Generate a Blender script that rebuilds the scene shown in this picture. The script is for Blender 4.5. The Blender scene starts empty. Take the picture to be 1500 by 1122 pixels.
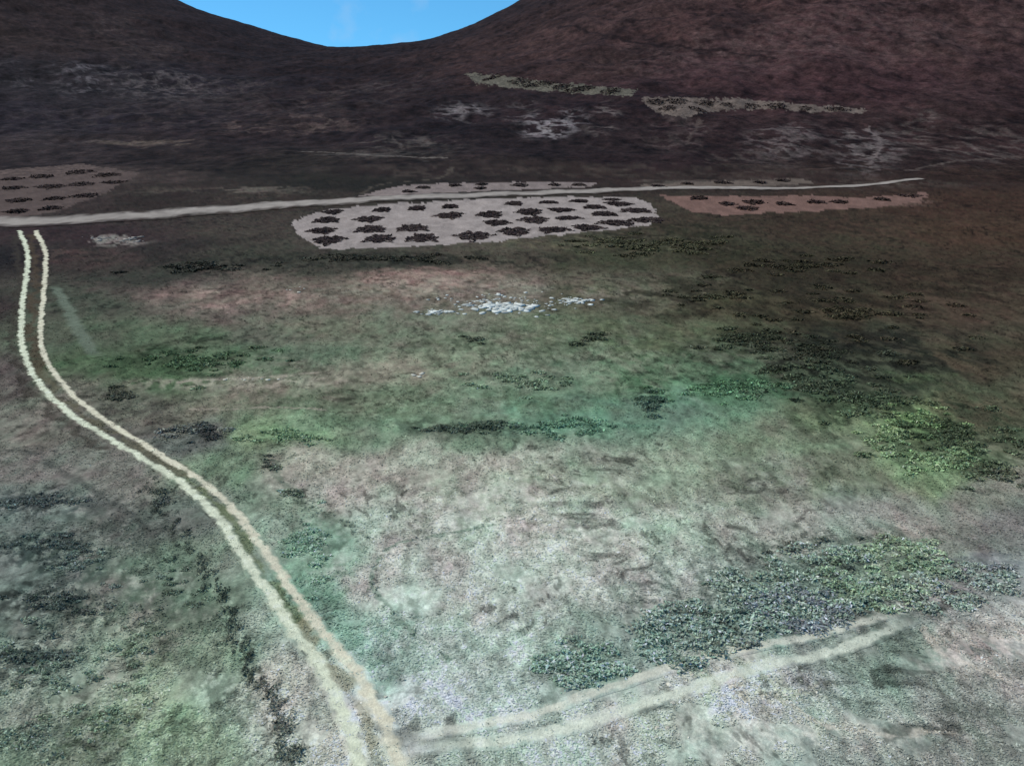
import bpy, math, random
import numpy as np
from mathutils import Vector
random.seed(4); rng=np.random.default_rng(7)

# ------------------------------------------------------------------ survey frame
H=24.0; F=1300.0; PITCH=math.atan((561-100)/F)
FWD=np.array([0,math.cos(PITCH),-math.sin(PITCH)]); UP=np.array([0,math.sin(PITCH),math.cos(PITCH)])
def sight(px,py):
    d=FWD*F+np.array([1,0,0])*(px-750)+UP*(561-py)
    return d/np.linalg.norm(d)

# ------------------------------------------------------------------ noise
def vnoise(x,y,seed=0):
    x=np.asarray(x,float); y=np.asarray(y,float)
    xf=np.floor(x); yf=np.floor(y); xi=xf.astype(np.int64); yi=yf.astype(np.int64)
    fx=x-xf; fy=y-yf; fx=fx*fx*(3-2*fx); fy=fy*fy*(3-2*fy)
    def h(a,b):
        n=(a*374761393+b*668265263+seed*974126177)&0xffffffff
        n=((n^(n>>13))*1274126177)&0xffffffff
        n=n^(n>>16)
        return n/4294967295.0
    a=h(xi,yi);b=h(xi+1,yi);c=h(xi,yi+1);d=h(xi+1,yi+1)
    return (a*(1-fx)+b*fx)*(1-fy)+(c*(1-fx)+d*fx)*fy
def fbm(x,y,seed=0,o=4):
    s=0;a=.5;t=0
    for i in range(o):
        s=s+a*vnoise(x,y,seed+i*17); t+=a; a*=.55
        x,y=(x*.8-y*.6)*2.03+11.3,(x*.6+y*.8)*2.03+5.7
    return s/t
def sstep(a,b,x):
    t=np.clip((x-a)/(b-a),0,1); return t*t*(3-2*t)

# ------------------------------------------------------------------ relief
YR=900.0; YB=205.0
sk=[(-900,-420),(-300,-260),(0,-120),(100,-62),(200,-10),(260,10),(330,30),(400,52),(450,64),(480,70),(545,70),(600,65),(640,58),(690,40),(745,12),(800,-20),(900,-75),(1100,-150),(1500,-230),(2400,-420)]
rx_=[];rz_=[]
for px,py in sk:
    d=sight(px,py); t=YR/d[1]; rx_.append(d[0]*t); rz_.append(H+d[2]*t)
rx_=np.array(rx_); rz_=np.array(rz_)
def height(x,y):
    x=np.asarray(x,float); y=np.asarray(y,float)
    t=np.clip((y-YB)/(YR-YB),0,1)
    S=0.35*t**1.2+0.65*t*t*(3-2*t)
    rid=np.interp(x,rx_,rz_)
    back=1-0.75*sstep(YR,YR+900,y)
    n=(fbm(x/70,y/90,3,3)-.5)*9+ (fbm(x/14,y/20,9,4)-.5)*3.8
    near=(fbm(x/22,y/22,21,3)-.5)*0.9+(fbm(x/2.2,y/2.2,5,2)-.5)*0.10
    env=np.clip(t*6,0,1)*(1-0.55*sstep(0.7,1.0,t))
    return rid*S*back+n*env+near*np.clip(1-t*3,0,1)

def G(px,py):
    d=sight(px,py)
    t=np.geomspace(18,2500,2600)
    x=d[0]*t; y=d[1]*t; z=H+d[2]*t
    g=height(x,y); m=np.where(z<g)[0]
    if len(m)==0: i=len(t)-1; return np.array([x[i],y[i]])
    i=max(m[0],1); a=z[i-1]-g[i-1]; b=g[i]-z[i]; k=a/(a+b+1e-9)
    return np.array([x[i-1]+(x[i]-x[i-1])*k, y[i-1]+(y[i]-y[i-1])*k])
def lin(c):
    c=np.asarray(c,float)/255
    return np.where(c<=.04045,c/12.92,((c+.055)/1.055)**2.4)
WARM=np.array([1.02,.96,.81])
def alb(c,sat=.68,K=.80):
    c=np.asarray(c,float); l=c@np.array([.3,.59,.11]); c=l+(c-l)*sat
    return np.minimum(lin(c)/K*WARM,0.72)
def albg(c,py):   # ground cover sample; screen-angle brightness painted in, near lighter, hills darker
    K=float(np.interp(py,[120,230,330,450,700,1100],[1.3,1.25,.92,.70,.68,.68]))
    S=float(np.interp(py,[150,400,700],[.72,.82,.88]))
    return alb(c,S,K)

# ------------------------------------------------------------------ soil / vegetation cover samples, screen-angle dimming and teal glow painted in
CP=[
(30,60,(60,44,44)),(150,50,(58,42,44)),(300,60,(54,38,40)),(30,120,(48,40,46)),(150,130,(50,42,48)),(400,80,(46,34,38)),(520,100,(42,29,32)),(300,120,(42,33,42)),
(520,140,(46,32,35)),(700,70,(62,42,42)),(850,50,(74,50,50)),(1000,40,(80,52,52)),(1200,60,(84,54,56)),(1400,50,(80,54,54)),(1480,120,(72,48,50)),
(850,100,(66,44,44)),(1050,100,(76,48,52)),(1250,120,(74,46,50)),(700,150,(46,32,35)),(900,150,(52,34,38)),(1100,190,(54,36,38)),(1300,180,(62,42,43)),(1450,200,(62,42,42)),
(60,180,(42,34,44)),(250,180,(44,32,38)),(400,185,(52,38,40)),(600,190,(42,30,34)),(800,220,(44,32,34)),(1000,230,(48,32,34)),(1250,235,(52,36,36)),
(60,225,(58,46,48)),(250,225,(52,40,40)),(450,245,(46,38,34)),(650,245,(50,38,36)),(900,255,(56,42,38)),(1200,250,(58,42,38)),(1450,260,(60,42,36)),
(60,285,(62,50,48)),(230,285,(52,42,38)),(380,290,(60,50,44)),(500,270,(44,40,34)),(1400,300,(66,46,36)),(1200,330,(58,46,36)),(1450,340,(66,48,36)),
(10,380,(34,30,32)),(120,345,(52,38,40)),(130,380,(62,50,48)),(230,360,(48,42,40)),(330,345,(62,54,48)),(230,410,(50,50,44)),(400,385,(58,56,48)),(560,385,(56,56,48)),(750,375,(72,66,56)),(900,370,(62,62,46)),(1050,370,(54,50,36)),(1200,390,(52,46,34)),(1400,400,(58,46,36)),
(15,450,(50,44,42)),(120,450,(62,66,56)),(300,430,(88,76,72)),(330,460,(94,84,78)),(450,430,(100,88,80)),(560,430,(102,90,80)),(650,410,(114,94,86)),(760,415,(100,92,82)),(900,430,(88,86,70)),(1050,440,(62,58,42)),(1250,450,(62,54,40)),(1430,450,(64,52,42)),
(15,560,(76,70,68)),(120,500,(70,78,64)),(250,500,(76,90,70)),(400,500,(90,92,80)),(500,480,(98,98,84)),(650,480,(98,102,88)),(800,480,(94,102,82)),(950,490,(82,88,66)),(1080,500,(58,62,44)),(1250,510,(54,52,42)),(1450,520,(64,56,44)),
(200,540,(70,88,64)),(320,535,(74,94,70)),(450,525,(82,98,80)),(300,590,(108,104,92)),(450,580,(104,104,90)),(600,545,(116,112,98)),(550,590,(100,112,92)),(700,540,(104,114,94)),(800,560,(96,116,96)),(950,550,(84,106,82)),(1080,560,(76,104,78)),(1200,560,(68,76,60)),(1300,560,(64,68,54)),(1450,600,(74,68,54)),
(15,640,(104,100,94)),(80,640,(94,92,86)),(60,690,(102,100,96)),(160,690,(104,104,98)),(200,600,(92,92,82)),(270,640,(86,88,86)),(370,640,(108,128,98)),(460,640,(108,130,104)),(560,625,(100,118,98)),(700,640,(98,114,96)),(830,615,(92,122,102)),(940,600,(86,112,96)),(1050,590,(90,122,98)),(1130,640,(108,116,98)),(1230,620,(102,116,88)),(1330,610,(104,124,86)),(1430,660,(90,98,78)),
(320,680,(102,122,100)),(460,690,(142,138,128)),(480,730,(146,142,136)),(600,690,(142,142,132)),(750,690,(158,160,148)),(750,730,(160,162,154)),(900,690,(134,144,130)),(1000,690,(128,140,122)),(1100,700,(124,128,118)),(1200,700,(110,118,100)),(1350,680,(108,126,96)),(1440,720,(112,112,104)),(1480,770,(106,106,104)),
(40,760,(100,108,104)),(140,760,(106,106,102)),(230,750,(94,100,94)),(270,800,(98,112,98)),(420,740,(120,134,118)),(420,790,(124,144,128)),(500,800,(130,152,138)),(600,790,(154,156,150)),(700,800,(166,168,162)),(850,790,(162,168,160)),(950,780,(150,162,150)),(1100,770,(138,142,134)),(1250,760,(128,132,126)),(1350,760,(120,120,114)),
(60,850,(108,116,112)),(180,860,(124,126,118)),(280,880,(112,124,110)),(330,820,(104,112,102)),(490,880,(120,148,134)),(580,850,(160,162,156)),(700,880,(170,175,168)),(850,870,(168,172,166)),(980,850,(148,153,148)),(1100,860,(112,124,116)),(1200,850,(112,126,118)),(1330,850,(114,132,114)),(1450,860,(120,126,126)),
(60,940,(112,126,118)),(190,930,(126,136,120)),(280,960,(118,136,116)),(370,930,(134,148,136)),(560,930,(134,162,150)),(600,960,(146,168,158)),(700,950,(170,183,176)),(850,960,(132,152,142)),(950,940,(124,144,136)),(1100,930,(126,146,140)),(1400,880,(136,138,136)),(1470,930,(152,152,150)),
(60,1040,(128,142,128)),(200,1050,(130,150,124)),(320,1040,(136,149,136)),(430,1000,(160,165,154)),(440,1060,(166,172,162)),(600,1020,(180,192,188)),(700,1030,(176,190,184)),(800,1090,(162,175,168)),(1000,1060,(168,174,166)),(1100,1000,(166,169,160)),(1250,1010,(138,149,142)),(1350,980,(124,138,128)),(1400,1050,(136,144,138)),(1480,1010,(154,154,150)),
(60,1110,(128,142,124)),(250,1110,(132,146,126)),(560,1100,(178,182,172)),(700,1110,(158,168,160)),(1000,1110,(146,155,148)),(1250,1100,(134,143,138)),(1450,1100,(122,130,124)),
(30,1300,(120,130,118)),(700,1350,(140,146,136)),(1450,1300,(128,134,126)),(-400,900,(104,112,102)),(1900,900,(110,118,108)),(-400,400,(60,52,48)),(1900,400,(64,50,40)),(-300,100,(52,42,46)),(1800,100,(72,46,48)),
]
cpw=[];cpc=[]
for px,py,c in CP:
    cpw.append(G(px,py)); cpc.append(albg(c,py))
cpw=np.array(cpw); cpc=np.array(cpc)
def uv(x,y):
    yy=np.maximum(y,6.0)
    return x/(yy+4)*1.9, np.log(yy+4)*2.3
cu,cv=uv(cpw[:,0],cpw[:,1])

def ell(px,py,rx,ry):
    c=G(px,py); a=abs(G(px+rx,py)[0]-c[0]); b=abs(G(px,py-ry)[1]-G(px,py+ry)[1])/2
    return c,max(a,.05),max(b,.05)
BL=[
(640,408,90,14,(124,98,92),.6),(340,432,110,14,(108,86,80),.4),(600,540,90,16,(124,112,102),.4),(1045,525,35,9,(108,90,80),.3),
(230,535,130,20,(66,92,62),.4),(420,635,90,16,(104,134,98),.35),(1060,570,120,24,(76,116,86),.4),(820,622,120,20,(86,124,104),.4),(1340,620,50,22,(102,128,84),.35),(1370,680,70,22,(104,130,90),.35),
(1340,555,60,14,(70,88,56),.4),(750,585,220,26,(92,112,90),.4),(960,510,120,20,(76,92,66),.4),(450,820,60,60,(112,144,122),.4),(1120,655,140,16,(104,122,98),.35),(540,480,160,20,(92,102,82),.35),
(760,750,60,8,(180,176,166),.25),(1320,780,40,14,(124,108,104),.3),
(1080,1010,110,30,(196,188,172),.6),(1000,1060,120,18,(186,188,178),.5),(540,1000,60,60,(206,202,190),.5),(1450,930,90,28,(158,150,146),.5),(1280,1070,120,12,(170,166,158),.4),
(130,880,100,40,(124,122,116),.3),(220,960,60,30,(124,140,112),.4),(60,640,60,16,(108,102,94),.4),(230,1060,100,40,(120,144,114),.3),
(620,1075,70,30,(200,202,194),.4),(1440,820,90,14,(88,94,98),.6),
(380,278,60,5,(118,106,98),.6),(215,212,60,4,(104,88,80),.7),(1060,268,130,5,(108,96,90),.6),
(560,227,110,3,(96,88,86),.6),(150,262,150,12,(82,66,64),.4),(1250,296,130,7,(112,88,80),.5),
]
BLW=[(ell(a,b,c,d),albg(col,b),s) for a,b,c,d,col,s in BL]
# broken veins: bare rock on the slopes, woody stems, dead stalks and heath in the sward: (px,py,rx,ry,colour,strength,grain metres)
ST=[
(135,118,80,26,(98,90,98),.8,6),(235,125,80,24,(92,82,86),.8,6),(330,130,60,18,(80,68,70),.6,8),(20,110,40,20,(86,78,86),.6,8),(810,178,46,22,(140,130,138),.85,5),(680,163,40,14,(122,112,118),.8,6),(885,175,28,26,(112,98,98),.85,6),(760,165,30,14,(100,90,94),.6,6),
(1150,205,60,30,(106,92,94),.75,5),(1270,215,50,34,(124,110,112),.8,5),(1430,215,80,30,(102,88,86),.65,6),(1000,190,60,30,(88,72,72),.65,6),(590,215,80,20,(90,80,78),.65,6),(420,182,110,16,(96,76,74),.7,6),(470,150,120,24,(76,62,62),.6,9),(60,190,100,30,(68,58,64),.5,9),(250,170,150,24,(70,58,60),.55,8),(1340,190,40,30,(104,90,88),.6,6),(1060,235,100,14,(86,72,70),.6,6),
(590,122,60,8,(78,66,68),.6,12),(1100,30,330,30,(50,34,36),.7,30),(1100,80,330,30,(92,66,68),.5,10),(1200,50,330,40,(100,76,76),.4,6),(200,60,240,40,(74,60,60),.5,10),(700,250,250,12,(76,64,58),.6,5),(150,260,220,12,(86,72,68),.5,5),(320,282,140,8,(88,78,70),.6,4),
(1200,270,220,8,(90,78,72),.5,4),(1000,250,260,10,(80,68,62),.5,5),(165,352,50,8,(160,150,146),.6,2.2),(110,375,70,14,(86,66,62),.5,2.5),
(350,436,130,18,(134,114,106),.7,1.8),(640,410,110,18,(140,118,108),.7,1.8),(700,430,240,26,(130,122,112),.5,2),(1150,440,200,60,(40,36,26),.75,3),(1250,520,220,50,(30,32,26),.85,2.2),(1050,430,200,30,(38,38,28),.75,3),(1350,420,180,50,(40,32,24),.65,2.5),
(900,360,180,16,(92,88,68),.6,2.5),(600,380,300,10,(34,34,28),.75,3),(300,390,200,16,(34,34,30),.6,2.5),(1000,345,160,24,(36,36,24),.65,3),(1350,330,200,30,(80,60,48),.4,4),
(350,560,180,10,(150,144,132),.45,1.2),(250,520,150,24,(46,62,42),.7,1.8),(450,540,150,20,(122,122,108),.4,1.4),(800,520,300,40,(120,126,108),.4,1.5),(800,500,300,40,(62,74,56),.5,1.3),(1000,560,160,30,(52,84,58),.55,1.4),
(650,625,90,16,(50,62,52),.75,1.4),(200,610,80,24,(60,58,54),.6,1.2),(60,600,80,60,(118,114,106),.4,1.2),(1300,600,160,50,(44,54,40),.75,1.4),(1250,680,200,40,(78,88,70),.5,1.2),(600,590,300,30,(72,86,66),.5,1.1),(1420,640,100,60,(44,52,38),.7,1.2),
(60,740,90,24,(48,58,58),.85,.8),(90,810,100,44,(44,54,54),.9,.6),(80,890,100,44,(44,54,52),.9,.55),(60,970,100,44,(52,62,58),.85,.5),(60,1070,110,50,(66,80,68),.7,.45),(180,1080,110,50,(80,98,76),.6,.45),(180,930,110,60,(148,148,136),.45,.5),(180,780,120,40,(62,68,64),.6,.6),(170,850,120,90,(66,78,70),.6,.55),(120,1000,140,110,(150,160,146),.4,.4),
(250,880,90,80,(72,88,74),.6,.5),(330,980,60,120,(78,94,80),.6,.45),(470,830,60,90,(88,124,102),.45,.6),(560,950,60,60,(104,142,124),.4,.5),
(800,800,260,90,(184,182,176),.35,.5),(700,900,150,90,(190,192,186),.35,.45),(1000,700,300,40,(104,116,96),.45,.8),(800,740,300,60,(126,136,120),.45,.5),(800,860,260,80,(136,146,136),.4,.45),(1350,960,160,50,(92,106,98),.55,.5),(1100,1070,300,40,(186,184,176),.4,.4),(1440,940,90,50,(174,166,160),.5,.4),(1430,1060,90,40,(86,98,90),.55,.4),
(1100,1010,130,40,(212,204,190),.65,.4),(1150,870,260,70,(66,80,74),.7,.5),(1250,800,200,30,(66,78,70),.65,.5),(850,975,70,34,(74,100,88),.7,.4),
]
STW=[(ell(a,b,c,d),albg(col,b),s,g) for a,b,c,d,col,s,g in ST]
PG=[
([(425,330),(440,318),(500,305),(590,298),(700,292),(850,288),(930,289),(957,300),(964,318),(950,330),(880,338),(760,350),(640,360),(480,366),(445,352)],(150,139,139)),
([(590,272),(640,269),(780,267),(880,268),(862,274),(700,281),(570,287),(525,288),(560,278)],(128,115,115)),
([(968,286),(1100,288),(1180,287),(1265,290),(1360,283),(1350,296),(1262,306),(1060,316),(1005,308)],(116,88,82)),
([(930,272),(1050,266),(1180,262),(1190,269),(1050,275),(960,277)],(98,86,80)),
([(0,250),(120,240),(205,254),(155,282),(95,306),(40,318),(-40,320),(-40,250)],(88,74,72)),
([(682,107),(735,112),(830,122),(932,132),(925,142),(800,134),(700,124)],(92,88,80)),
([(938,143),(1000,143),(1150,150),(1268,161),(1262,167),(1120,160),(1040,163),(1000,172),(962,166)],(100,88,84)),
]
def dens(poly,n=6):
    out=[]
    for i in range(len(poly)):
        a=poly[i];b=poly[(i+1)%len(poly)]
        for k in range(n): out.append((a[0]+(b[0]-a[0])*k/n,a[1]+(b[1]-a[1])*k/n))
    return out
PGW=[(np.array([G(*p) for p in dens(poly,3)]),alb(c,.85,.92)) for poly,c in PG]
def inside(x,y,P):
    r=np.zeros(x.shape,bool); n=len(P); j=n-1
    for i in range(n):
        xi,yi=P[i];xj,yj=P[j]
        if yi!=yj: r^=((yi>y)!=(yj>y))&(x<(xj-xi)*(y-yi)/(yj-yi)+xi)
        j=i
    return r
LN=[
([(720,768),(640,785),(575,800),(548,830),(552,870),(600,920),(655,965)],.15,(92,116,102),.65),
([(400,672),(410,700),(440,735),(500,765),(540,790)],.2,(84,96,84),.6),
([(440,665),(400,680)],.2,(76,84,74),.6),
([(820,38),(900,55),(980,68),(1060,75),(1130,86)],1.8,(36,24,26),.85),
([(860,40),(930,30),(1060,18)],1.6,(40,26,28),.8),
([(1270,185),(1288,205),(1285,225),(1272,240)],.8,(128,112,114),.8),
([(1230,225),(1255,235),(1290,238)],.6,(110,96,96),.7),
([(1140,190),(1165,200),(1190,205)],.6,(100,84,84),.7),
([(1025,175),(1015,195),(1005,212)],.8,(96,80,78),.7),
([(1330,250),(1380,240),(1470,232)],.6,(104,90,86),.7),
([(330,192),(400,192),(470,186),(485,176),(460,170)],.6,(102,84,80),.7),
([(440,222),(520,226),(600,230),(650,232)],.6,(124,114,110),.8),
([(575,200),(590,220)],.6,(92,80,78),.6),
([(530,285),(560,270),(640,262),(665,245)],.6,(96,86,78),.6),
([(780,178),(800,188),(812,204)],.8,(144,134,140),.8),
([(1110,195),(1140,225),(1180,262)],.7,(80,62,60),.5),
([(260,560),(320,556),(400,552),(470,546)],.15,(150,140,130),.7),
([(280,600),(360,598),(480,600)],.15,(146,136,126),.6),
([(0,660),(60,668),(110,700),(170,735),(215,770)],.3,(58,62,60),.6),
([(1350,925),(1380,955),(1430,975),(1480,1000)],.2,(186,176,168),.6),
([(1150,1030),(1210,1060),(1300,1075),(1400,1075)],.15,(190,178,168),.5),
([(44,345),(52,420),(48,500),(60,545)],.55,(80,66,52),.75),
([(22,345),(28,420),(20,500),(36,560),(90,615),(150,655)],.4,(60,54,48),.7),
([(60,545),(105,593),(165,633),(218,666),(272,700)],.42,(82,78,62),.75),
([(272,700),(320,740),(355,783),(382,828),(412,873),(443,915)],.34,(90,100,72),.75),
([(443,915),(475,958),(512,1000),(535,1050),(552,1100)],.32,(128,124,102),.7),
]
def catm(P,n=8):
    P=np.array(P,float)
    if len(P)<3:
        t=np.linspace(0,1,n)[:,None]; return P[0]*(1-t)+P[-1]*t
    Q=np.vstack([2*P[0]-P[1],P,2*P[-1]-P[-2]]); out=[]
    for i in range(1,len(Q)-2):
        for k in range(n):
            t=k/n
            out.append(.5*((2*Q[i])+(-Q[i-1]+Q[i+1])*t+(2*Q[i-1]-5*Q[i]+4*Q[i+1]-Q[i+2])*t*t+(-Q[i-1]+3*Q[i]-3*Q[i+1]+Q[i+2])*t**3))
    out.append(Q[-2]); return np.array(out)
LNW=[(catm([G(*p) for p in pts],6),w,albg(c,pts[0][1]),s) for pts,w,c,s in LN]
def seg_dist(x,y,P):
    d=np.full(x.shape,1e9)
    for i in range(len(P)-1):
        ax,ay=P[i];bx,by=P[i+1]; ex=bx-ax;ey=by-ay; L=ex*ex+ey*ey+1e-9
        t=np.clip(((x-ax)*ex+(y-ay)*ey)/L,0,1)
        d=np.minimum(d,np.hypot(x-ax-t*ex,y-ay-t*ey))
    return d

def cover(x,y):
    """base colour of the ground cover at world x,y, screen dimming and glow included"""
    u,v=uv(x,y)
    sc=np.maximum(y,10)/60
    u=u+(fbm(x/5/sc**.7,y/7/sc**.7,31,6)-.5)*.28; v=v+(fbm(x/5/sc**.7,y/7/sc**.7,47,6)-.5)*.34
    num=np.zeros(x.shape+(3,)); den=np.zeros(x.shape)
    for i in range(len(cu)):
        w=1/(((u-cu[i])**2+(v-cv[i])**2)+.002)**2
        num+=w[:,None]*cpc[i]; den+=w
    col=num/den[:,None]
    for (c,a,b),cc,s in BLW:
        dx=(x-c[0]*y/c[1])/a; dy=(y-c[1])/b
        m=np.hypot(dx,dy)<2.2
        if not m.any(): continue
        r=np.hypot(dx[m],dy[m])+(fbm(x[m]/(a*.35),y[m]/(b*.45),int(a*10)%97,7)-.5)*2.6
        k=(s*(1-sstep(.35,1.1,r)))[:,None]
        col[m]=col[m]*(1-k)+cc*k
    far=sstep(150,260,y)
    for j,((c,a,b),cc,s,g) in enumerate(STW):
        dx=(x-c[0]*y/c[1])/a; dy=(y-c[1])/b
        m=np.hypot(dx,dy)<1.7
        if not m.any(): continue
        xm=x[m];ym=y[m]; r=np.hypot(dx[m],dy[m]); near=c[1]<110
        # streaks run obliquely across the slope
        xa=xm*.9+ym*.35; ya=ym*.9-xm*.35
        q=fbm(xa/g,ya/(g*1.5),200+j*5,5); rd=1-np.abs(2*q-1)
        gate=fbm(xm/(g*2.5),ym/(g*4),400+j*5,3)
        if near: k=sstep(.66,.88,rd)*sstep(.36,.50,gate+.12*(1-r))
        else: k=sstep(.76,.93,rd)*sstep(.36,.50,gate+.14*(1-r))
        k=s*k*(1-sstep(.5,1.5,r))
        col[m]=col[m]*(1-k[:,None])+cc*k[:,None]
    g=fbm(x/.42,y/.75,61,4)-.5; g2=fbm(x/1.6,y/2.6,67,5)-.5; g3=fbm(x/5,y/8,69,4)-.5
    mott=1+(g*1.2+g2*.6+g3*.35)*(1-far)+((fbm(x/9,y/14,71,5)-.5)*1.3+(fbm(x/2.5,y/4,75,4)-.5)*1.8)*far
    # woody flecks and little gaps in the turf, in uneven drifts
    fl=fbm(x/.5+(fbm(x/6,y/6,140,3)-.5)*14,y/.9,78,4); dr=fbm(x/4,y/6,141,4)
    mott=mott*(1-.55*sstep(.58,.72,fl)*sstep(.42,.6,dr)*(1-far))
    col=col*np.clip(mott,.3,2)[:,None]
    hue=(fbm(x/1.3,y/2.2,83,6)-.5)*(1-.4*far)
    col=col*np.stack([1+hue*.22,1-hue*.20,1-hue*.02],1)
    wx=x+(fbm(x/1.0,y/1.6,91,3)-.5)*np.maximum(y,10)/90; wy=y+(fbm(x/1.5,y/3,93,3)-.5)*np.maximum(y,10)/40
    for P,c in PGW:
        lo=P.min(0)-8; hi=P.max(0)+8
        m=(x>lo[0])&(x<hi[0])&(y>lo[1])&(y<hi[1])
        if not m.any(): continue
        xm=wx[m];ym=wy[m]; ins=inside(xm,ym,P)
        n=.62+.76*fbm(xm/1.2,ym/2.2,99,5)
        cm=col[m]; cm[ins]=(c*n[:,None])[ins]; col[m]=cm
    for P,w,c,s in LNW:
        lo=P.min(0)-w*5; hi=P.max(0)+w*5
        m=(x>lo[0])&(x<hi[0])&(y>lo[1])&(y<hi[1])
        if not m.any(): continue
        xm=x[m];ym=y[m]
        jx=(fbm(xm/(w*5),ym/(w*5),11,3)-.5)*w*4; jy=(fbm(xm/(w*5),ym/(w*5),12,3)-.5)*w*4
        d=seg_dist(xm+jx,ym+jy,P)/w
        br=fbm(xm/(w*3),ym/(w*3),int(w*100),5)
        k=s*(1-sstep(.3,1.5,d+(br-.45)*3.0)); cm=col[m]; cm=cm*(1-k[:,None])+c*k[:,None]; col[m]=cm
    return np.clip(col,.003,.75)

# ------------------------------------------------------------------ helpers
def mk_mesh(name,co,faces,nper,col,mat,smooth=False):
    me=bpy.data.meshes.new(name)
    nv=len(co); nf=len(faces)
    me.vertices.add(nv); me.vertices.foreach_set('co',np.asarray(co,np.float32).ravel())
    me.loops.add(nf*nper); me.loops.foreach_set('vertex_index',np.asarray(faces,np.int32).ravel())
    me.polygons.add(nf); me.polygons.foreach_set('loop_start',np.arange(0,nf*nper,nper,dtype=np.int32))
    me.polygons.foreach_set('loop_total',np.full(nf,nper,np.int32))
    if smooth: me.polygons.foreach_set('use_smooth',np.ones(nf,bool))
    me.update(calc_edges=True)
    at=me.color_attributes.new('cover','FLOAT_COLOR','POINT')
    at.data.foreach_set('color',np.hstack([col,np.ones((nv,1))]).astype(np.float32).ravel())
    ob=bpy.data.objects.new(name,me); bpy.context.scene.collection.objects.link(ob)
    me.materials.append(mat); me.validate()
    return ob
def material(name,scales,amp,bump=0,rough=.95,bscale=5,dist=.12,distort=0):
    m=bpy.data.materials.new(name); m.use_nodes=True; nt=m.node_tree; N=nt.nodes; L=nt.links
    bs=N['Principled BSDF']; bs.inputs['Roughness'].default_value=rough
    bs.inputs['Specular IOR Level'].default_value=.05
    at=N.new('ShaderNodeAttribute'); at.attribute_name='cover'
    tc=N.new('ShaderNodeTexCoord'); src=at.outputs['Color']
    for i,(s,a) in enumerate(zip(scales,amp)):
        nz=N.new('ShaderNodeTexNoise'); nz.inputs['Scale'].default_value=s; nz.inputs['Detail'].default_value=4; nz.inputs['Roughness'].default_value=.65
        nz.inputs['Distortion'].default_value=distort
        L.new(tc.outputs['Object'],nz.inputs['Vector'])
        mr=N.new('ShaderNodeMapRange'); mr.inputs['From Min'].default_value=.28; mr.inputs['From Max'].default_value=.72
        mr.inputs['To Min'].default_value=1-a; mr.inputs['To Max'].default_value=1+a
        L.new(nz.outputs['Fac'],mr.inputs['Value'])
        mx=N.new('ShaderNodeVectorMath'); mx.operation='SCALE'; L.new(src,mx.inputs[0]); L.new(mr.outputs['Result'],mx.inputs['Scale']); src=mx.outputs['Vector']
    L.new(src,bs.inputs['Base Color'])
    if bump:
        nz=N.new('ShaderNodeTexNoise'); nz.inputs['Scale'].default_value=bscale; nz.inputs['Detail'].default_value=6
        L.new(tc.outputs['Object'],nz.inputs['Vector'])
        b=N.new('ShaderNodeBump'); b.inputs['Strength'].default_value=bump; b.inputs['Distance'].default_value=dist
        L.new(nz.outputs['Fac'],b.inputs['Height']); L.new(b.outputs['Normal'],bs.inputs['Normal'])
    return m
M_g=material('dry_grassland',[1.9,4.5,11],[.12,.26,.2],.55,.95,4,.12,1.0)
M_h=material('hillside_dimmed',[.05,.35,1.2],[.12,.35,.45],.6,.95,.5,.8)  # hill cover; dark reddish screen-angle dimming is painted into its colours
M_t=material('worn_dirt',[3,14],[.14,.16],.4,.95,8)
M_r=material('gravel',[.6,4],[.08,.1],.2,.95,6)
M_l=material('leaves',[7],[.15],0,.85)
M_k=material('limestone',[5,18],[.12,.12],.4,.9,10)

# ------------------------------------------------------------------ terrain
az=np.radians(np.concatenate([np.linspace(-180,-35,40)[:-1],np.linspace(-35,35,1150),np.linspace(35,180,40)[1:]]))
r1=np.concatenate([[.01,6],np.linspace(12,24,20)[:-1]])
r2=1/np.linspace(1/24,1/235,640)
r3=np.geomspace(235,1150,330)[1:]; r4=np.geomspace(1150,7000,40)[1:]
def sheet(name,rr,mat):
    A,R=np.meshgrid(az,rr); x=(np.sin(A)*R).ravel(); y=(np.cos(A)*R).ravel()
    z=height(x,y); c=cover(x,y)
    nr=len(rr);nc=len(az); i=np.arange(nr*nc).reshape(nr,nc)
    f=np.stack([i[:-1,:-1],i[:-1,1:],i[1:,1:],i[1:,:-1]],-1).reshape(-1,4)[:,::-1]
    return mk_mesh(name,np.stack([x,y,z],1),f,4,c,mat,True)
sheet('ground',np.concatenate([r1,r2]),M_g)
sheet('hills',np.concatenate([[235.0],r3,r4]),M_h)

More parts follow.
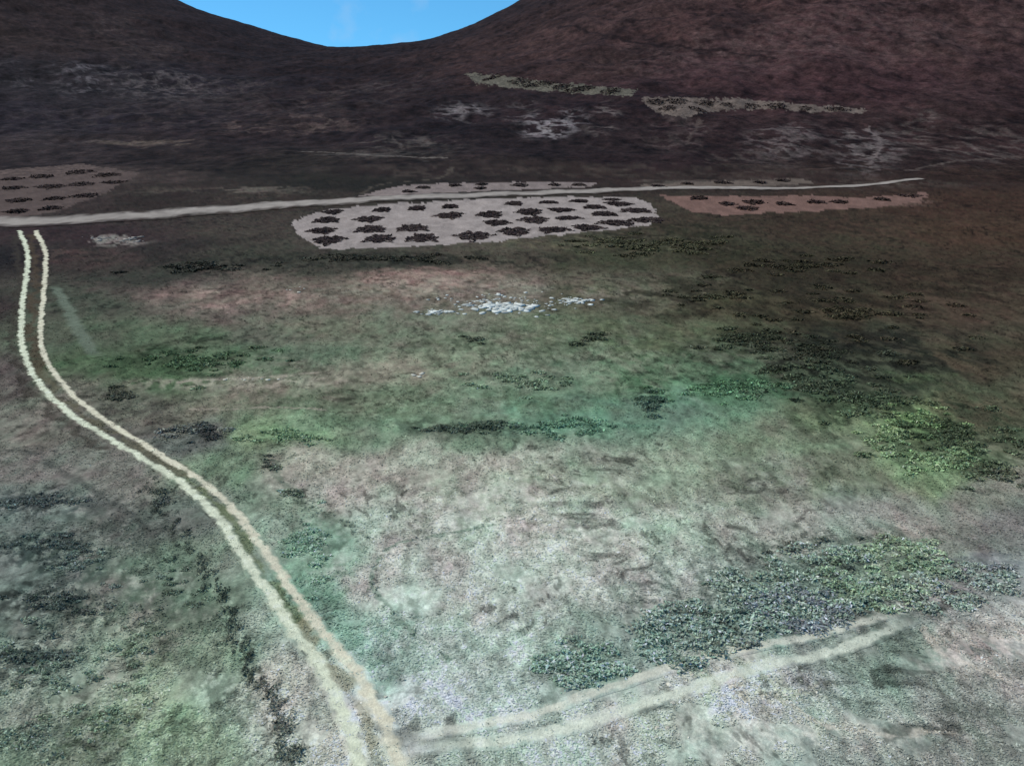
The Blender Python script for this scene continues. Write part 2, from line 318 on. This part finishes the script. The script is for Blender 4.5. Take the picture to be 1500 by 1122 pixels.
# ------------------------------------------------------------------ tracks and road
TR=[]
def ribbon(pxpts,width,color,off,seed,step=.12,strength=1.0,K=.80,grain=1.0,rag=1.0):
    P=catm([G(*p) for p in pxpts],10)
    d=np.r_[0,np.cumsum(np.hypot(*np.diff(P,axis=0).T))]
    s=np.arange(0,d[-1],step); P=np.stack([np.interp(s,d,P[:,0]),np.interp(s,d,P[:,1])],1)
    T=np.gradient(P,axis=0); T/=np.linalg.norm(T,axis=1)[:,None]+1e-9; Nn=np.stack([-T[:,1],T[:,0]],1)
    W=np.interp(s/d[-1],np.linspace(0,1,len(width)),width) if hasattr(width,'__len__') else np.full(len(s),width)
    prof=np.array([-1.8,-1.4,-1.1,-.8,-.5,0,.5,.8,1.1,1.4,1.8]); wt=np.array([0,.15,.45,.85,1,1,1,.85,.45,.15,0])
    L=[];C=[]; m=len(prof)
    P=P+Nn*((fbm(s/(1.6*grain),s*0,seed+3,4)-.5)*.7*W)[:,None]
    fade=np.clip(np.minimum(s,d[-1]-s)/2.5,0,1) if strength<1 else np.ones(len(s))
    for k,(p,w) in enumerate(zip(prof,wt)):
        q=P+Nn*(p*.5*W)[:,None]
        z=height(q[:,0],q[:,1])+off-(.02 if k in(0,m-1) else 0)
        g=cover(q[:,0],q[:,1]); n=.72+.56*fbm(q[:,0]*2.5/grain,q[:,1]*2.5/grain,seed+5,5)
        e=fbm(q[:,0]*2.4/grain,q[:,1]*2.4/grain,seed+8,5)-.5
        ww=np.clip(w+(e*2.6*rag if w<1 else e*1.2*rag-.02)*(1 if w>0 else 0),0,1)*strength*fade
        C.append(g*(1-ww[:,None])+alb(color,1.0,K)*n[:,None]*ww[:,None]); L.append(np.c_[q,z])
    n=len(s); co=np.stack(L,1).reshape(-1,3); cc=np.stack(C,1).reshape(-1,3)
    i=np.arange(n*m).reshape(n,m)
    f=np.stack([i[:-1,:-1],i[:-1,1:],i[1:,1:],i[1:,:-1]],-1).reshape(-1,4)
    TR.append((P[::8],W.max()))
    return co,f,cc
def join(name,parts,mat):
    co=[];f=[];c=[];o=0
    for a,b,d in parts: co.append(a);f.append(b+o);c.append(d);o+=len(a)
    return mk_mesh(name,np.vstack(co),np.vstack(f),4,np.clip(np.vstack(c),0,.75),mat,True)
Lr=[(28,338),(40,370),(38,410),(33,450),(32,500),(46,545),(92,597),(150,637),(210,672),(265,707),(308,745),(343,790),(370,835),(400,880),(430,925),(460,965),(488,1010),(510,1060),(530,1115),(550,1180)]
Rr=[(52,338),(66,370),(66,410),(62,450),(60,500),(74,538),(120,590),(177,630),(228,661),(280,694),(330,734),(366,775),(396,820),(426,865),(455,905),(490,945),(528,990),(553,1040),(576,1090),(600,1160)]
join('dirt_track',[ribbon(Lr,[.55,.48,.42,.42,.5],(222,204,186),.03,1),ribbon(Rr,[.55,.46,.38,.38,.5],(212,194,178),.03,2)],M_t)
U2=[(590,1082),(700,1062),(800,1040),(880,1012),(960,985),(1050,960),(1150,940),(1250,916),(1320,895)]
L2=[(600,1100),(720,1086),(830,1066),(920,1038),(1000,1012),(1080,985),(1170,964),(1260,942),(1340,905)]
join('dirt_track',[ribbon(U2,.4,(206,198,188),.03,3,strength=.75),ribbon(L2,.46,(212,204,192),.03,4,strength=.8)],M_t)
RD=[(-140,334),(0,327),(150,320),(300,308),(450,298),(560,291),(700,286),(850,281),(980,276),(1100,276),(1200,275),(1290,270),(1350,262)]
join('gravel_road',[ribbon(RD,[8.0,7.0,6,5.2,4.6,4.2,3.8,3.2,2.4,1.8],(150,143,141),.10,5,step=.8,K=.9,grain=4,rag=.6)],M_r)
join('footpath',[ribbon([(80,418),(92,440),(108,470),(125,500),(142,524)],[.8,.9,1.0,1.0,.9],(98,108,98),.03,9,strength=.75,K=.75,rag=.5)],M_t)

# ------------------------------------------------------------------ foliage
class Leaves:
    def __init__(s): s.p=[];s.s=[];s.c=[];s.up=[]
    def add(s,p,size,col,up): s.p.append(p);s.s.append(size);s.c.append(col);s.up.append(np.full(len(p),up))
    def build(s,name):
        p=np.vstack(s.p);sz=np.concatenate(s.s);c=np.vstack(s.c);up=np.concatenate(s.up);n=len(p)
        nr=rng.normal(size=(n,3)); nr[:,2]=np.abs(nr[:,2])+up; nr/=np.linalg.norm(nr,axis=1)[:,None]
        t=np.cross(nr,rng.normal(size=(n,3))); t/=np.linalg.norm(t,axis=1)[:,None]+1e-9; b=np.cross(nr,t)
        a=rng.uniform(.6,1.4,(n,1))*sz[:,None]; e=rng.uniform(.25,.6,(n,1))*sz[:,None]
        v=np.stack([p-t*a,p-b*e+t*a*.1,p+t*a,p+b*e-t*a*.1],1).reshape(-1,3)
        f=np.arange(n*4).reshape(n,4)
        return mk_mesh(name,v,f,4,np.repeat(np.clip(c,.004,.7),4,0),M_l)
def bush(Lv,x,y,rx,ry,h,n,leaf,col,spiky=.35,var=.4,up=1.0,blend=0.0):
    th=rng.uniform(0,2*math.pi,n); ph=rng.uniform(0,50)
    edge=1+spiky*(np.sin(th*3+ph)*.4+np.sin(th*7+ph*2)*.5+np.sin(th*11+ph*3)*.35)
    r=np.sqrt(rng.uniform(0,1,n))*edge
    px=x+np.cos(th)*r*rx; py=y+np.sin(th)*r*ry
    top=h*np.clip(1-(r/edge)**2,0.05,1)*rng.uniform(.35,1.05,n)
    p=np.stack([px,py,height(px,py)+top+leaf*.2],1)
    base=np.asarray(col)[None]
    if blend: base=base*(1-blend)+cover(np.array([x]),np.array([y]))*blend
    c=base*np.exp(rng.normal(0,var,(n,1)))*(1+rng.normal(0,.05,(n,3)))
    Lv.add(p,np.full(n,leaf)*rng.uniform(.6,1.3,n),c,up)
def pxm(px,py):
    w=G(px,py); return math.sqrt(w[0]**2+w[1]**2+H*H)/F

O=Leaves()
rows=[([(484,352),(557,350),(622,350),(690,347),(752,340),(812,337),(864,334),(905,327),(944,323)],25),
([(470,338),(545,336),(602,335),(725,327),(782,323),(832,320),(885,314),(928,309)],21),
([(478,323),(537,322),(655,316),(718,315),(775,311),(825,308),(868,304),(910,299)],19),
([(490,311),(560,308),(607,306),(660,303),(752,299),(805,297),(850,295),(893,293)],13)]
for pts,hw in rows:
    for px,py in pts:
        w=G(px+random.uniform(-4,4),py); k=pxm(px,py)*hw*random.uniform(.8,1.05)
        bush(O,w[0],w[1],k,k*(1.5 if px<800 else 1.0),.16,800,.27,alb((60,46,47)),.35,.2,1.6,.03)
for pts,hw in [([(625,276),(665,273),(710,271),(760,271),(810,270),(850,270),(600,280),(700,277)],10),
   ([(1025,292),(1060,300),(1110,298),(1150,300),(1190,297),(1235,298),(1290,294),(1330,288),(1100,306)],14),
   ([(965,272),(1010,270),(1060,269),(1110,268),(1150,266)],11),
   ([(20,262),(65,258),(110,253),(155,256),(20,277),(70,273),(120,270),(165,267),(25,294),(75,290),(118,286),(30,309),(70,305)],16)]:
    for px,py in pts:
        w=G(px+random.uniform(-6,6),py+random.uniform(-1.5,1.5)); k=pxm(px,py)*hw*random.uniform(.7,1.05)
        bush(O,w[0],w[1],k,k*1.2,.2,260,.36,alb((60,45,44)),.4,.25,1.5,.15)
O.build('orchard_trees')
O=Leaves()
hp=[(725,116),(760,120),(795,123),(830,127),(865,130),(900,134),(775,126),(840,133),(965,150),(995,150),(1030,152),(1065,154),(985,160),(1020,160),(1100,156),(1140,156),(1180,159),(1220,161)]
for px,py in hp:
    w=G(px+random.uniform(-8,8),py); k=pxm(px,py)*13*random.uniform(.7,1.15)
    bush(O,w[0],w[1],k,k*1.3,.5,190,k*.14,alb((54,40,40)),.4,.3,1.3,.1)
O.build('orchard_trees')

def thicket(name,items,blend=.3,uni=False):
    Lv=Leaves()
    for px,py,rx,ry,n,br,h,col,leaf in items:
        c,a,b=ell(px,py,rx,ry); K=.40 if py>700 else .46
        for i in range(n):
            q=math.sqrt(random.random())*1.1 if uni else min(abs(random.gauss(0,.55)),1.5); th=random.uniform(0,6.283)
            y=c[1]+math.sin(th)*q*b; x=c[0]*y/c[1]+math.cos(th)*q*a
            s=random.uniform(.35,1.15)
            bush(Lv,x,y,br*s*1.25,br*s*.9,h*s*.5,int(100*s)+8,leaf,alb(col,.8,K)*random.uniform(.6,1.35),.5,.4,1.4,blend)
    return Lv.build(name)
dk=(54,62,56)
thicket('shrub_thicket',[
 (1000,930,62,40,50,.5,.45,(98,120,110),.10),(1090,885,80,50,70,.5,.45,(102,120,110),.10),(1190,850,90,52,76,.5,.45,(106,126,114),.10),(1300,840,90,45,68,.5,.4,(106,130,104),.10),(1400,860,80,34,40,.5,.35,(108,126,116),.10),(1170,890,70,34,34,.45,.45,(98,104,116),.09),
 (850,970,66,34,50,.4,.4,(102,130,116),.09),(1060,915,90,34,24,.3,.35,dk,.09),(1240,815,120,26,26,.3,.35,dk,.09),(1440,850,60,20,12,.5,.25,(88,94,98),.10),(1330,800,60,20,18,.45,.3,(114,136,108),.10)],.35,True)
thicket('shrub_thicket',[
 (70,795,80,22,34,.34,.25,(58,70,68),.08),(90,880,60,22,32,.32,.25,(56,66,62),.08),(60,960,70,26,32,.3,.25,(60,72,66),.075),(110,830,90,60,30,.28,.2,(84,100,92),.07),(80,980,100,60,34,.28,.2,(86,104,88),.07),
 (60,735,70,14,22,.4,.25,(60,70,68),.09),(240,735,16,24,8,.4,.35,(48,56,52),.09),(40,1080,60,40,26,.28,.2,(72,86,74),.07),(150,1060,80,50,26,.26,.18,(90,108,86),.07),(260,870,60,60,22,.26,.18,(74,88,74),.07),(200,960,60,60,20,.26,.18,(82,98,80),.07)],.4)
thicket('scrub',[
 (950,590,34,18,26,.55,.45,(54,74,64),.12),(710,625,40,11,24,.55,.35,(50,60,52),.12),(650,628,40,14,18,.5,.3,(64,76,66),.12),(270,628,60,14,30,.5,.3,(88,92,88),.12),(305,630,22,12,16,.45,.4,(34,38,38),.12),
 (1110,500,100,18,44,.8,.3,(42,48,36),.17),(1190,520,80,30,44,.8,.3,(42,46,36),.17),(1050,435,90,16,26,.9,.3,(46,46,34),.2),(1200,565,110,28,50,.7,.3,(52,62,48),.15),(1280,590,90,30,40,.65,.35,(52,64,48),.14),
 (1400,640,90,34,56,.65,.35,(56,70,50),.13),(1300,640,60,26,30,.5,.3,(90,112,78),.12),(1370,675,80,28,40,.5,.3,(98,124,88),.12),(1340,612,56,18,26,.5,.3,(96,122,80),.12),(1460,690,50,28,24,.6,.35,(60,74,54),.13),
 (700,497,30,8,8,.5,.25,(58,62,52),.14),(870,495,30,8,14,.65,.3,(48,56,44),.15),(180,580,34,10,10,.5,.25,(58,62,52),.13),
 (900,355,110,16,34,1.0,.3,(60,60,44),.24),(1010,360,110,20,44,1.0,.3,(54,54,38),.24),(560,378,160,9,34,1.1,.3,(48,48,40),.24),(1250,460,200,60,60,.8,.25,(46,44,32),.2),(300,392,140,12,20,1.0,.3,(42,44,38),.24),(1180,390,140,20,36,1.0,.3,(46,44,32),.24),
 (290,530,150,24,50,.6,.2,(60,82,56),.14),(1060,570,110,20,40,.55,.2,(74,108,78),.13),(830,622,120,16,40,.5,.18,(78,112,90),.12),(420,640,90,16,30,.45,.18,(94,120,88),.11),(400,680,22,16,12,.3,.2,(60,72,60),.1),(430,720,30,14,8,.3,.2,(64,78,64),.1),
 (450,790,50,60,34,.35,.15,(98,128,108),.09),(760,560,180,24,30,.5,.18,(84,104,82),.13)],.45)
# scrub-filled gully beside the track
Lv=Leaves()
gp=catm([G(*p) for p in [(215,705),(240,745),(270,795),(310,850),(338,905),(365,965),(390,1020),(415,1070),(430,1125)]],18)
for i,(x,y) in enumerate(gp):
    if random.random()<.75:
        s=random.uniform(.2,.7)
        bush(Lv,x+random.gauss(0,.26),y+random.gauss(0,.3),.3*s,.75*s,.3*s,int(90*s),.06,alb((58,68,60))*random.uniform(.6,1.4),.5,.4,1,.2)
for P in (LNW[0][0],LNW[1][0]):
    for x,y in catm(P[::2],4):
        if random.random()<.25:
            s=random.uniform(.2,.4); bush(Lv,x+random.gauss(0,.12),y+random.gauss(0,.12),.4*s,.5*s,.25*s,int(50*s),.06,alb((100,118,104)),.5,.35,1,.5)
Lv.build('hedge')

# loose sward over the foreground
n=240000
yy=1/rng.uniform(1/125,1/23.5,n); xx=yy*rng.uniform(-.72,.72,n)
keep=np.ones(n,bool)
for P,W in TR[:4]:
    for i in range(0,len(P),1):
        dx=xx-P[i,0]; m=np.abs(dx)<.6
        keep[m]&=(dx[m]**2+(yy[m]-P[i,1])**2)>(.5*W)**2
m=(fbm(xx/2.5,yy/2.5,120,3)>.40)&keep; xx=xx[m];yy=yy[m]; n=len(xx)
G_=Leaves(); cc=cover(xx,yy)*np.exp(rng.normal(0.04,.22,(n,1)))
sz=rng.uniform(.03,.065,n)*(1+yy/90)
G_.add(np.stack([xx,yy,height(xx,yy)+sz*.3],1),sz,cc,2.6)
G_.build('grass')

# ------------------------------------------------------------------ rocks
ph=(1+5**.5)/2
IV=np.array([(-1,ph,0),(1,ph,0),(-1,-ph,0),(1,-ph,0),(0,-1,ph),(0,1,ph),(0,-1,-ph),(0,1,-ph),(ph,0,-1),(ph,0,1),(-ph,0,-1),(-ph,0,1)])/1.9
IF=np.array([(0,11,5),(0,5,1),(0,1,7),(0,7,10),(0,10,11),(1,5,9),(5,11,4),(11,10,2),(10,7,6),(7,1,8),(3,9,4),(3,4,2),(3,2,6),(3,6,8),(3,8,9),(4,9,5),(2,4,11),(6,2,10),(8,6,7),(9,8,1)])
def rocks(name,spots,col):
    co=[];f=[];c=[];o=0
    for px,py,rx,ry,n,s0 in spots:
        ctr,a,b=ell(px,py,rx,ry)
        for i in range(n):
            y=ctr[1]+random.gauss(0,.45)*b; x=ctr[0]*y/ctr[1]+random.gauss(0,.45)*a; s=s0*random.uniform(.4,1.3)
            v=IV*rng.uniform(.6,1.35,(12,1))*np.array([s*random.uniform(.8,1.8),s*random.uniform(.8,1.5),s*.25])
            an=random.uniform(0,6.28); ca,sa=math.cos(an),math.sin(an); v=np.c_[v[:,0]*ca-v[:,1]*sa,v[:,0]*sa+v[:,1]*ca,v[:,2]]
            v=v+np.array([x,y,float(height(x,y))+s*.06]); co.append(v);f.append(IF+o);o+=12;c.append(np.tile(alb(col,.6,.85)*random.uniform(.6,1.15),(12,1)))
    return mk_mesh(name,np.vstack(co),np.vstack(f),3,np.vstack(c),M_k)
rocks('rock_outcrop',[(735,450,42,7,120,.38),(640,457,40,4,40,.26),(845,441,30,5,34,.28),(780,440,80,16,70,.17),(700,440,60,10,40,.2)],(214,210,210))
rocks('rock_outcrop',[(190,352,22,5,26,.3),(145,349,18,3,14,.22)],(160,150,146))
rocks('scattered_stones',[(610,549,12,2,4,.22),(440,425,20,4,6,.2),(765,758,30,5,10,.1),(1050,1010,110,30,70,.08),(1130,1020,60,20,34,.08),(960,1075,60,16,20,.08),(360,555,70,3,12,.12),(560,1030,60,50,40,.05)],(212,202,190))

# ------------------------------------------------------------------ light, sky, camera
EL=math.radians(52); AZ=math.radians(-72)
w=bpy.data.worlds.new('World'); bpy.context.scene.world=w; w.use_nodes=True
nt=w.node_tree; N=nt.nodes; L=nt.links; bg=N['Background']; bg.inputs['Strength'].default_value=.11
sky=N.new('ShaderNodeTexSky'); sky.sky_type='NISHITA'; sky.sun_disc=False; sky.sun_elevation=EL; sky.sun_rotation=AZ
sky.air_density=1.0; sky.dust_density=.1; sky.ozone_density=2.0; sky.altitude=1500
tc=N.new('ShaderNodeTexCoord'); mp=N.new('ShaderNodeVectorMath'); mp.operation='ADD'; mp.inputs[1].default_value=(0,0,.16)
L.new(tc.outputs['Generated'],mp.inputs[0]); L.new(mp.outputs['Vector'],sky.inputs['Vector'])
tint=N.new('ShaderNodeVectorMath'); tint.operation='MULTIPLY'; tint.inputs[1].default_value=(.56,1.26,1.46); L.new(sky.outputs['Color'],tint.inputs[0])
nz=N.new('ShaderNodeTexNoise'); nz.inputs['Scale'].default_value=14; nz.inputs['Detail'].default_value=6; L.new(tc.outputs['Generated'],nz.inputs['Vector'])
mr=N.new('ShaderNodeMapRange'); mr.inputs['From Min'].default_value=.54; mr.inputs['From Max'].default_value=.75; mr.inputs['To Max'].default_value=.5
L.new(nz.outputs['Fac'],mr.inputs['Value'])
mx=N.new('ShaderNodeMix'); mx.data_type='RGBA'; L.new(mr.outputs['Result'],mx.inputs['Factor']); L.new(tint.outputs['Vector'],mx.inputs['A']); mx.inputs['B'].default_value=(4,5.5,7.5,1)
L.new(mx.outputs['Result'],bg.inputs['Color'])
sd=bpy.data.lights.new('sun','SUN'); sd.energy=3.2; sd.angle=math.radians(.5); sd.color=(1,.95,.87)
so=bpy.data.objects.new('sun',sd); bpy.context.scene.collection.objects.link(so)
dv=Vector((math.sin(AZ)*math.cos(EL),math.cos(AZ)*math.cos(EL),math.sin(EL)))
so.rotation_euler=(-dv).to_track_quat('-Z','Y').to_euler(); so.location=(-40,20,80)
cd=bpy.data.cameras.new('camera'); cd.lens=36*F/1500; cd.sensor_width=36; cd.clip_end=20000; cd.clip_start=.1
ca=bpy.data.objects.new('camera',cd); bpy.context.scene.collection.objects.link(ca)
ca.location=(0,0,H); ca.rotation_euler=(math.pi/2-PITCH,0,0)
sc=bpy.context.scene; sc.camera=ca
sc.view_settings.view_transform='Standard'; sc.view_settings.look='None'; sc.view_settings.exposure=0
